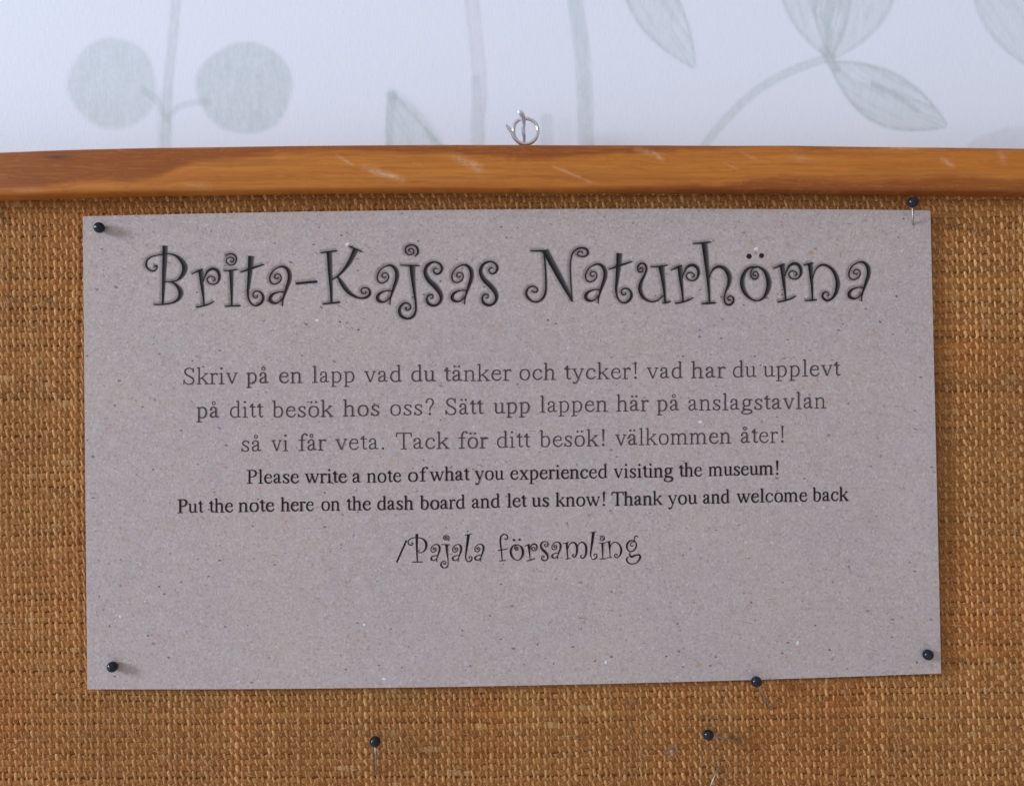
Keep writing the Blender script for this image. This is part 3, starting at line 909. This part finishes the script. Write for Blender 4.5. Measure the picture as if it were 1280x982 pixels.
def set_words(ink, words, base, st):
    """words: (text, x start, x end); base: baseline as x -> y"""
    bx = [p[0] for p in base]; by = [p[1] for p in base]
    for text, x0, x1 in words:
        adv = [SER[c][0] + st['track'] for c in text]
        lsb = 25; total = sum(adv) - st['track'] - 45
        sx = (x1 - x0) / total
        pen = -lsb
        def ymap(y):
            if y <= 0: return y / 217 * st['desc']
            if y <= 450: return y / 450 * st['xh']
            return st['xh'] + (y - 450) / (662 - 450) * (st['cap'] - st['xh'])
        for ch, a in zip(text, adv):
            def M(x, y):
                X = x0 + (pen + x) * sx
                return X, float(np.interp(X, bx, by)) - ymap(y)
            for g in SER[ch][1]:
                if g[0] in 'sl':
                    sp = spline3(g[1:], 5)
                    pts = [M(p[0], p[1]) for p in sp]
                    wd = [st['hair'] + (st['stem'] - st['hair']) * max(0, p[2]) for p in sp]
                    ink.ribbon(pts, wd)
                elif g[0] == 'f':
                    p0, p1 = M(g[1], g[3]), M(g[2], g[3])
                    ink.ribbon([p0, p1], [st['hair'] * 1.05] * 2)
                elif g[0] == 'b':
                    p = M(g[1], g[2]); ink.disc(p[0], p[1], g[3] * st['ball'], 10)
                elif g[0] == 'o':
                    p = M(g[1], g[2]); r = g[3] * st['ball'] * 0.95
                    ink.ribbon([(p[0] + r * math.cos(t), p[1] + r * math.sin(t)) for t in np.linspace(0, 2 * math.pi, 15)], [st['hair']] * 15)
            pen += a

SWE = dict(xh=13.6, cap=20.6, desc=5.2, stem=1.9, hair=1.12, ball=0.029, track=16)
ENG = dict(xh=11.6, cap=17.0, desc=5.8, stem=2.35, hair=1.05, ball=0.0285, track=0)
ink = Ink()
set_words(ink, [('Skriv', 228.5, 296.7), ('på', 308, 335.6), ('en', 348.4, 377.6), ('lapp', 390, 444), ('vad', 455.2, 501.6), ('du', 513.3, 544.2), ('tänker', 555, 638.5),
                ('och', 648.7, 694.4), ('tycker!', 705.5, 799), ('vad', 808.6, 853), ('har', 864.3, 906), ('du', 915.4, 945.5), ('upplevt', 954.2, 1049.8)],
          [(228, 480.4), (360, 478.6), (600, 476), (650, 475), (880, 472.3), (1050, 469.5)], SWE)
set_words(ink, [('på', 245.8, 273.8), ('ditt', 286.6, 328.6), ('besök', 340.3, 415.9), ('hos', 429, 474.7), ('oss?', 487.1, 543.5), ('Sätt', 556, 603.7), ('upp', 617.1, 663.1),
                ('lappen', 674.6, 759.4), ('här', 770.9, 810), ('på', 821.2, 848.9), ('anslagstavlan', 860, 1032.5)],
          [(245, 522.2), (380, 521.2), (450, 519.8), (580, 518), (700, 514.9), (950, 511.9), (1035, 510)], SWE)
set_words(ink, [('så', 301.4, 326.6), ('vi', 339.3, 360.2), ('får', 372.9, 406.5), ('veta.', 419, 482), ('Tack', 495.5, 561), ('för', 572.8, 609), ('ditt', 620.5, 662.4),
                ('besök!', 674.6, 758.5), ('välkommen', 769.1, 913.6), ('åter!', 925.4, 982.5)],
          [(300, 564.4), (450, 561.8), (530, 560.9), (640, 559.3), (715, 557.9), (850, 555), (985, 552.8)], SWE)
ink.build('swedish_lettering', m_ink_body)
ink = Ink()
set_words(ink, [('Please', 308.4, 373.6), ('write', 381.3, 433.4), ('a', 440.4, 450.8), ('note', 458.9, 501.6), ('of', 509.6, 532.5), ('what', 537.5, 586.2), ('you', 593.6, 629.9),
                ('experienced', 638, 759.1), ('visiting', 767.3, 841.3), ('the', 848.9, 877.6), ('museum!', 885.9, 975)],
          [(308, 604.2), (480, 602.6), (560, 600.4), (700, 598.2), (800, 596.7), (975, 592.8)], ENG)
set_words(ink, [('Put', 221.8, 253.7), ('the', 261.4, 291.3), ('note', 298.3, 342.7), ('here', 351.1, 392.4), ('on', 401.5, 425), ('the', 433.4, 463.6), ('dash', 471.3, 516.7),
                ('board', 525.1, 581.2), ('and', 589.6, 624.8), ('let', 633.7, 657.7), ('us', 664.9, 686.5), ('know!', 694.7, 758.5), ('Thank', 764.8, 827.7), ('you', 834.9, 871.5),
                ('and', 878.7, 911.8), ('welcome', 921.1, 1009.1), ('back', 1016, 1060.2)],
          [(220, 641), (370, 638.4), (550, 636.2), (645, 633.5), (795, 631.3), (965, 627.3), (1060, 625.6)], ENG)
ink.build('english_lettering', m_ink_dark)

# curly display alphabet; every glyph drawn at enlarged scale, widths in the same units
K1 = 5.333; K2 = 5.12; K9 = 9.825; K7 = 7.111
CURL = {
 'B': (K1, 160, 290, [[(247, 92, 36), (244, 200, 33), (238, 330, 24), (232, 482, 12)],
       [(174, 226, 7), (185, 231, 8), (192, 222, 7), (193, 240, 8), (180, 256, 9), (160, 260, 10), (132, 243, 12), (121, 216, 14), (131, 184, 11), (165, 162, 8), (230, 150, 7), (275, 146, 8), (322, 160, 16), (362, 196, 32), (379, 238, 39), (364, 286, 28), (330, 320, 12), (293, 331, 7)],
       [(240, 330, 7), (285, 333, 9), (325, 356, 20), (352, 400, 35), (340, 442, 24), (300, 470, 12), (235, 482, 9), (173, 483, 8)]]),
 'r': (K1, 160, 290, [[(483, 252, 34), (492, 340, 25), (502, 430, 14), (507, 490, 9)], [(425, 279, 4), (455, 266, 9), (500, 246, 9)], [(455, 501, 9), (500, 492, 10), (545, 478, 9), (576, 460, 5)],
       [(500, 330, 5), (512, 295, 8), (535, 258, 16), (570, 245, 20), (600, 262, 22), (610, 300, 18), (598, 334, 11), (570, 349, 8), (540, 340, 8), (528, 315, 8), (545, 296, 7), (572, 300, 7), (580, 318, 7), (566, 326, 5)]]),
 'i': (K1, 160, 290, [[(688, 256, 31), (690, 350, 22), (691, 440, 14), (691, 492, 10)], [(640, 258, 7), (690, 255, 9), (735, 248, 6)], [(648, 495, 9), (692, 493, 9), (750, 490, 11)],
       [(650, 158, 4), (680, 144, 8), (713, 156, 11), (722, 186, 10), (708, 214, 8), (680, 220, 7), (656, 200, 7), (662, 176, 7), (688, 168, 6), (704, 182, 6), (697, 200, 6), (683, 194, 5)]]),
 't': (K1, 160, 290, [[(820, 160, 40), (815, 240, 34), (806, 330, 24), (799, 400, 16), (806, 450, 11), (830, 484, 9), (862, 489, 12), (893, 465, 18), (901, 430, 17), (882, 400, 11), (852, 395, 8), (833, 414, 8), (843, 436, 8), (862, 434, 6), (862, 419, 5)],
       [(750, 268, 7), (800, 250, 12), (850, 233, 12), (908, 215, 6)]]),
 'a': (K1, 160, 290, [[(1029, 494, 4), (1034, 445, 10), (1055, 380, 20), (1076, 315, 27), (1073, 265, 27), (1045, 234, 18), (1008, 233, 9), (966, 260, 8), (946, 300, 10), (952, 335, 9), (978, 348, 8), (1010, 332, 8), (1021, 304, 7), (1008, 282, 6), (984, 284, 6), (976, 302, 6), (992, 312, 5), (1002, 302, 4)],
       [(1045, 400, 6), (1005, 400, 7), (965, 415, 15), (947, 442, 24), (957, 466, 22), (988, 474, 11), (1017, 458, 6), (1036, 436, 5)]]),
 '-': (K1, 160, 290, [[(1120, 344, 15), (1190, 336, 16), (1262, 330, 17)]]),
 'K': (K2, 390, 290, [[(110, 130, 34), (115, 250, 28), (122, 370, 18), (124, 455, 11)], [(55, 133, 7), (110, 126, 10), (162, 120, 8)], [(70, 460, 8), (124, 455, 9), (180, 448, 11)],
       [(240, 92, 9), (285, 111, 9), (325, 128, 6)], [(278, 114, 36), (244, 185, 27), (200, 246, 17), (160, 285, 10), (126, 306, 7)],
       [(165, 286, 8), (190, 326, 26), (226, 375, 27), (265, 407, 17), (310, 423, 10), (350, 416, 15), (371, 392, 15), (362, 364, 10), (335, 356, 7), (314, 370, 7), (322, 392, 7), (343, 390, 6), (344, 377, 5)]]),
 'j': (K2, 390, 290, [[(658, 157, 4), (678, 132, 12), (670, 98, 13), (638, 82, 9), (603, 95, 8), (599, 128, 8), (625, 146, 7), (650, 132, 7), (645, 110, 6), (625, 106, 6), (618, 120, 5), (632, 127, 4)],
       [(565, 212, 5), (630, 214, 9), (692, 215, 6)], [(640, 216, 38), (645, 290, 28), (653, 370, 18), (662, 440, 12), (664, 500, 12), (646, 540, 16), (610, 554, 12), (573, 538, 20), (559, 505, 20), (571, 470, 13), (600, 453, 9), (627, 467, 9), (628, 490, 9), (608, 500, 8), (598, 488, 6), (608, 480, 5)]]),
 's': (K2, 390, 290, [[(806, 236, 5), (790, 232, 6), (776, 246, 7), (792, 268, 9), (818, 262, 13), (832, 232, 15), (815, 202, 12), (778, 192, 11), (740, 212, 19), (724, 255, 24), (745, 305, 30), (786, 345, 33), (820, 390, 28), (826, 430, 19), (805, 462, 14), (772, 470, 17), (742, 453, 17), (735, 425, 12), (748, 402, 9), (770, 402, 8), (772, 420, 6), (758, 426, 5)]]),
 'N': (K1, 640, 290, [[(125, 125, 7), (165, 126, 10), (225, 124, 11)], [(222, 122, 42), (265, 205, 42), (320, 305, 38), (368, 395, 26), (404, 466, 6)],
       [(213, 130, 9), (223, 250, 10), (226, 370, 12), (214, 428, 15), (180, 461, 10), (140, 463, 10), (104, 435, 15), (95, 402, 14), (112, 370, 10), (143, 361, 9), (168, 378, 8), (164, 398, 8), (142, 400, 7), (132, 390, 5)],
       [(400, 460, 6), (393, 350, 8), (388, 250, 8), (392, 185, 8), (410, 132, 9), (450, 107, 10), (492, 112, 15), (507, 138, 14), (490, 160, 10), (455, 162, 8), (435, 148, 7), (445, 130, 7), (466, 131, 6), (468, 145, 5)]]),
 'u': (K1, 640, 290, [[(850, 248, 5), (860, 236, 6), (872, 244, 6), (866, 264, 8), (845, 264, 9), (837, 236, 10), (854, 211, 10), (882, 212, 12), (896, 240, 14), (886, 280, 13), (862, 330, 20), (853, 378, 27), (868, 425, 23), (896, 452, 14), (935, 464, 9), (975, 452, 7), (1008, 422, 5)],
       [(993, 226, 40), (1004, 300, 28), (1014, 380, 19), (1021, 470, 11)], [(925, 232, 4), (990, 228, 8), (1040, 220, 6)], [(1005, 474, 6), (1030, 470, 10), (1060, 460, 6)]]),
 'h': (K1, 860, 290, [[(108, 72, 38), (120, 180, 32), (132, 300, 22), (140, 400, 14), (143, 476, 10)], [(35, 78, 5), (100, 72, 10), (155, 66, 6)], [(92, 478, 8), (140, 474, 12), (188, 470, 9)],
       [(142, 305, 4), (155, 268, 8), (180, 238, 14), (215, 231, 20), (252, 250, 28), (275, 295, 31), (272, 345, 22), (254, 390, 12), (241, 435, 9), (250, 474, 11), (278, 485, 13), (302, 463, 13), (300, 436, 10), (280, 426, 7), (264, 440, 6), (272, 455, 6), (285, 448, 5)]]),
 'ö': (K1, 860, 290, [[(455, 240, 4), (430, 232, 8), (392, 250, 17), (365, 300, 27), (362, 355, 30), (380, 405, 25), (415, 442, 13), (455, 458, 7), (500, 440, 14), (530, 390, 27), (538, 330, 33), (518, 270, 26), (480, 237, 13), (448, 233, 7), (424, 252, 7), (418, 284, 8), (432, 310, 8), (454, 311, 9), (468, 292, 8), (461, 268, 6), (442, 264, 6), (433, 280, 5), (445, 293, 5), (453, 284, 4)],
       'D', (407, 162, 18), (490, 157, 17)]),
 'n': (K1, 860, 290, [[(814, 208, 36), (822, 300, 24), (828, 380, 16), (829, 458, 10)], [(770, 222, 4), (800, 214, 9), (838, 206, 8)], [(780, 457, 8), (828, 455, 11), (860, 450, 9)],
       [(830, 312, 4), (848, 258, 8), (880, 224, 12), (920, 222, 16), (965, 252, 22), (992, 305, 28), (998, 355, 31), (984, 410, 23), (960, 442, 15), (930, 456, 15), (902, 440, 16), (898, 416, 13), (914, 400, 9), (935, 404, 8), (938, 420, 6), (926, 426, 5)]]),
 'P': (K7, 480, 655, [[(292, 85, 24), (291, 200, 17), (296, 335, 10)], [(248, 335, 8), (295, 335, 9), (345, 333, 9)],
       [(238, 170, 7), (250, 162, 7), (258, 174, 8), (242, 186, 9), (218, 174, 10), (216, 148, 9), (240, 126, 8), (290, 117, 8), (345, 130, 13), (375, 170, 21), (370, 215, 16), (345, 245, 9), (318, 253, 8), (306, 238, 7), (318, 228, 6)]]),
 '/': (K7, 480, 655, [[(112, 338, 15), (200, 142, 15)]]),
 'l': (K7, 480, 655, [[(750, 92, 25), (742, 160, 21), (731, 240, 15), (725, 295, 11), (742, 330, 9), (772, 322, 12), (782, 300, 10), (768, 284, 7), (754, 292, 6), (762, 304, 5)], [(718, 96, 5), (750, 92, 8), (780, 86, 5)]]),
 'f': (K7, 480, 655, [[(1072, 122, 6), (1078, 136, 7), (1096, 124, 10), (1094, 100, 10), (1066, 88, 9), (1038, 110, 13), (1034, 160, 14), (1042, 230, 12), (1050, 322, 8)], [(1010, 232, 8), (1055, 226, 9), (1100, 215, 6)], [(1025, 325, 7), (1082, 320, 8)]]),
 'm': (K7, 640, 655, [[(486, 162, 20), (489, 230, 14), (496, 305, 8)], [(452, 172, 4), (480, 165, 7), (502, 158, 7)], [(475, 310, 7), (518, 301, 7)],
       [(494, 218, 4), (512, 176, 8), (543, 160, 12), (570, 180, 17), (577, 235, 18), (566, 280, 12), (546, 290, 9), (538, 272, 8), (552, 266, 5)],
       [(577, 205, 4), (600, 168, 8), (630, 160, 12), (655, 190, 18), (659, 245, 18), (644, 290, 12), (620, 300, 9), (608, 282, 8), (622, 274, 5)]]),
 'g': (K7, 640, 655, [[(1106, 172, 9), (1085, 147, 8), (1050, 146, 12), (1024, 175, 16), (1022, 212, 14), (1045, 240, 9), (1080, 232, 11), (1104, 195, 12), (1098, 160, 8), (1068, 158, 7), (1052, 180, 7), (1064, 196, 7), (1076, 184, 6)],
       [(1088, 150, 6), (1086, 118, 8), (1104, 102, 9), (1120, 114, 6)], [(1050, 240, 6), (1046, 272, 12), (1062, 288, 18), (1098, 274, 12), (1130, 272, 15), (1138, 298, 16), (1108, 340, 9), (1062, 352, 9), (1028, 336, 13), (1018, 308, 12), (1034, 288, 6)]]),
}
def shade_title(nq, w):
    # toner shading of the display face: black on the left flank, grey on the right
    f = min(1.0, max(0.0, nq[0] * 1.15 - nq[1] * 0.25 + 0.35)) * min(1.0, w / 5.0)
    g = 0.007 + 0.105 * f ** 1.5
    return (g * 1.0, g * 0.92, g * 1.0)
def put_curl(ink, halo, ch, dx, dy, s=1.0, ref=None, fat=1.0, minw=1.2, across=5):
    K, ox, oy, strokes = CURL[ch]
    disc = False
    def T(x, y):
        X, Y = x / K + ox, y / K + oy
        if ref is None: return X + dx, Y + dy
        return dx + (X - ref[0]) * s, dy + (Y - ref[1]) * s
    for st in strokes:
        if st == 'D':
            disc = True; continue
        if disc:
            p = T(st[0], st[1]); ink.disc(p[0], p[1], st[2] / K * s, 16, (0.02, 0.019, 0.021)); continue
        sp = spline3(st, 7)
        pts = [T(p[0], p[1]) for p in sp]
        wd = [max(minw, p[2] / K * s * fat * 0.94) for p in sp]
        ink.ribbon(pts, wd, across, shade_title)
        if halo is not None:
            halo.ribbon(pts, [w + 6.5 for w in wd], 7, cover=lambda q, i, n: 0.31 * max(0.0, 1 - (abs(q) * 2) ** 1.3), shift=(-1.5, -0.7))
halo = Ink(0.000008, 4e-7); title = Ink(0.00003)
for ch in 'Brita-KjsNuhön':
    put_curl(title, halo, ch, 0, 0)
AREF = (352.75, 382.25); RREF = (254.9, 381.9); JREF = (515, 332.6)
for x, y in ((487.1, 380.8), (580.4, 380.2), (747.4, 379.3), (1076.6, 376.6)):
    put_curl(title, halo, 'a', x, y, 1.0, AREF)
put_curl(title, halo, 's', 69.3, -0.5)
put_curl(title, halo, 't', 774.1 - 313.75, -3.5)
put_curl(title, halo, 'r', 853.75, 377.2, 1.0, RREF)
put_curl(title, halo, 'r', 981.9, 375.3, 1.0, RREF)
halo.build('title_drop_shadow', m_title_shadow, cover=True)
title.build('title_lettering', m_title, colour=True)

sig = Ink()
def sgl(ch, x=0, y=0, s=1.0, ref=None, minw=1.05):
    put_curl(sig, None, ch, x, y, s, ref, 1.12, minw, 2)
for ch in '/Plfmg':
    sgl(ch)
for x, y in ((545.4, 701.6), (572.4, 701.6), (600.2, 701.2), (696.5, 698.6)):
    sgl('a', x, y, 0.44, AREF)
sgl('j', 558, 680.6, 0.44, JREF)
sgl('ö', 645.7, 700, 0.455, (943.8, 376.25))
sgl('r', 662.5, 699.7, 0.44, RREF)
sgl('s', 680.2, 700.7, 0.44, (541.4, 382.8))
sgl('i', 753.2, 698, 0.44, (289.6, 382.25))
sgl('n', 762.4, 697, 0.44, (1015.25, 376.25))
sgl('l', 742, 664.6, 1.0, (585.8, 667.7))
sig.build('signature_lettering', m_ink_dark)

# flecks of waste pulp lying proud in the sheet: thin irregular chips
m_fleck, nt, b, _ = mat_new('pulp_fleck')
att = nd(nt, 'ShaderNodeAttribute', attribute_name='Col')
c = mixc(nt, mapr(nt, noise(nt, objco(nt), 2500, 2, 0.5), 0.4, 0.7, 0, 0.4), att.outputs['Color'], PAPER_BASE)
nt.links.new(c, b.inputs['Base Color'])
b.inputs['Roughness'].default_value = 0.9
fl = Ink(0.000016, 1e-7)
white = (0.72, 0.74, 0.80); tan = (0.42, 0.28, 0.15); blue = (0.12, 0.16, 0.36); dark = (0.09, 0.075, 0.08); rust = (0.33, 0.16, 0.10); rose = (0.5, 0.22, 0.30)
for x, y, rx, ry, cc in ((434, 305, 4, 2.2, white), (945, 311, 4, 2.8, white), (1014, 316, 5, 3, tan), (1047, 366, 2, 1.6, blue), (1082, 386, 2, 1.6, blue), (274, 535, 4, 1.8, blue),
                         (757, 827, 2, 3.6, white), (997, 803, 2.4, 4, white), (480, 848, 3, 2, white), (672, 805, 1.6, 2, dark), (1037, 812, 2, 2, dark), (692, 829, 1.4, 1.6, dark),
                         (1041, 727, 1.4, 2, rust), (726, 728, 3, 1.8, rust), (930, 741, 2, 1.6, rust), (776, 740, 3.5, 2, tan), (873, 831, 5, 3.2, tan), (124, 745, 1.4, 2, dark), (137, 782, 1.4, 2, dark),
                         (192, 804, 3, 2.6, (0.2, 0.19, 0.2)), (418, 452, 3.5, 2.2, rust), (333, 490, 2, 1.2, rust), (331, 478, 2.5, 2, rust), (516, 585, 2, 1.4, rust), (520, 614, 4.5, 1.0, rust), (540, 583, 2, 1, dark),
                         (428, 643, 2, 1.2, dark), (264, 289, 2, 1.5, rust), (210, 328, 4.5, 1.5, rust), (875, 527, 3.5, 2.6, white), (763, 638, 2.8, 1.0, dark), (617, 689, 2.2, 1.6, rose), (629, 705, 1.2, 1, dark),
                         (396, 400, 3, 2, white), (425, 402, 2, 1.5, dark), (448, 412, 3, 1.3, dark), (685, 400, 2, 1.6, dark), (740, 697, 3, 2, white), (1061, 708, 2.4, 2, blue), (727, 772, 7, 1.0, rust),
                         (1168, 590, 3, 1.2, rust), (330, 462, 2, 1.6, white), (1100, 402, 2, 1.6, dark), (150, 770, 2, 2, white), (1146, 827, 1.6, 2, dark), (1115, 796, 1.2, 1.4, dark), (590, 325, 2, 1.4, rust),
                         (230, 545, 2, 1.4, white), (640, 757, 3, 2, blue), (843, 776, 2.5, 1.4, rose), (655, 590, 5, 0.9, dark), (980, 448, 4, 1.1, rust), (560, 740, 3, 1.2, tan), (455, 780, 2.2, 2, white)):
    n = 10
    rr = [random.uniform(0.7, 1.25) for _ in range(n)]
    rot = random.uniform(-0.6, 0.6)
    b0 = len(fl.P); fl.layer += 1
    for k in range(n):
        a = 2 * math.pi * k / n
        ex, ey = rx * rr[k] * math.cos(a) * 0.75, ry * rr[k] * math.sin(a) * 0.75
        fl.P.append((x + ex * math.cos(rot) - ey * math.sin(rot), y + ex * math.sin(rot) + ey * math.cos(rot)))
        fl.L.append(fl.layer); fl.C.append(cc); fl.A.append(1)
    for k in range(n // 2 - 1):
        fl.F.append((b0 + k, b0 + k + 1, b0 + n - 2 - k, b0 + n - 1 - k))
o = fl.build('pulp_flecks', m_fleck, colour=True)
o['kind'] = 'stuff'

# ================================================================== PINS
PIN_LEN = 0.0150                        # tip to centre of the head
R_HEAD = 0.00188
def make_pin():
    root = bpy.data.objects.new('ball_head_pin', None)
    link(root)
    # head: turned ball with a tiny moulding nub
    prof = []
    for k in range(17):
        a = math.pi * k / 16
        prof.append((R_HEAD * math.sin(a), PIN_LEN - R_HEAD * math.cos(a)))
    prof = prof[:-1] + [(0.00030, PIN_LEN + R_HEAD * 0.99), (0.00020, PIN_LEN + R_HEAD * 1.10), (0.0, PIN_LEN + R_HEAD * 1.13)]
    V, F, seg = [], [], 28
    for (r, z) in prof:
        for k in range(seg):
            a = 2 * math.pi * k / seg
            V.append((r * math.cos(a), r * math.sin(a), z))
    for i in range(len(prof) - 1):
        for k in range(seg):
            k2 = (k + 1) % seg
            F.append((i * seg + k, i * seg + k2, (i + 1) * seg + k2, (i + 1) * seg + k))
    poly_mesh('head', V, F, m_pin, root, True)
    v, f = tube([Vector((0, 0, 0)), Vector((0, 0, 0.002)), Vector((0, 0, PIN_LEN - R_HEAD * 0.9))], [0.00003, 0.00026, 0.00028], 12)
    poly_mesh('needle', v, f, m_needle, root, True)
    return root
pin0 = make_pin()
pins = [
    # head px, entry px, entry depth, clearance of the head centre above the surface, label
    ((124, 284.5), None, D_PAPER, R_HEAD * 1.05, 'black ball head pin pushed into the upper left corner of the paper notice'),
    ((1141, 253), (1141, 281), D_PAPER, 0.0048, 'black ball head pin leaning up over the top right corner of the paper notice'),
    ((140.5, 833), None, D_PAPER, R_HEAD * 1.05, 'black ball head pin pushed into the lower left corner of the paper notice'),
    ((1160, 818), None, D_PAPER, R_HEAD * 1.05, 'black ball head pin pushed into the lower right corner of the paper notice'),
    ((945.5, 851.5), (963, 885), D_CLOTH - 0.0008, 0.0046, 'black ball head pin at the bottom edge of the notice, its needle slanting down right'),
    ((469, 926.5), (470.5, 966), D_CLOTH - 0.0008, 0.0052, 'black ball head pin in the bare burlap with its needle pointing straight down'),
    ((885.5, 918), (921, 925.5), D_CLOTH - 0.0008, 0.0040, 'black ball head pin in the bare burlap with its needle pointing right'),
    ((879, 1003), (898.5, 958), D_CLOTH - 0.0008, 0.0050, 'pin at the lower edge of the photo showing only its steel needle in the burlap'),
]
for i, (hp, ep, dep, clr, lab) in enumerate(pins):
    if i == 0:
        o = pin0
    else:
        o = pin0.copy(); sc.collection.objects.link(o)
        for ch in list(pin0.children):
            c2 = ch.copy(); sc.collection.objects.link(c2); c2.parent = o
    head = Vector(W(hp[0], hp[1], dep - clr))
    entry = Vector(W(ep[0], ep[1], dep)) if ep else head + Vector((0.0002, 1, 0)) * clr
    d = (head - entry).normalized()
    o.rotation_mode = 'QUATERNION'
    o.rotation_quaternion = d.to_track_quat('Z', 'Y')
    o.location = head - d * PIN_LEN
    o['label'] = lab
    o['category'] = 'pin'
    o['group'] = 'black ball head pins in the notice board'
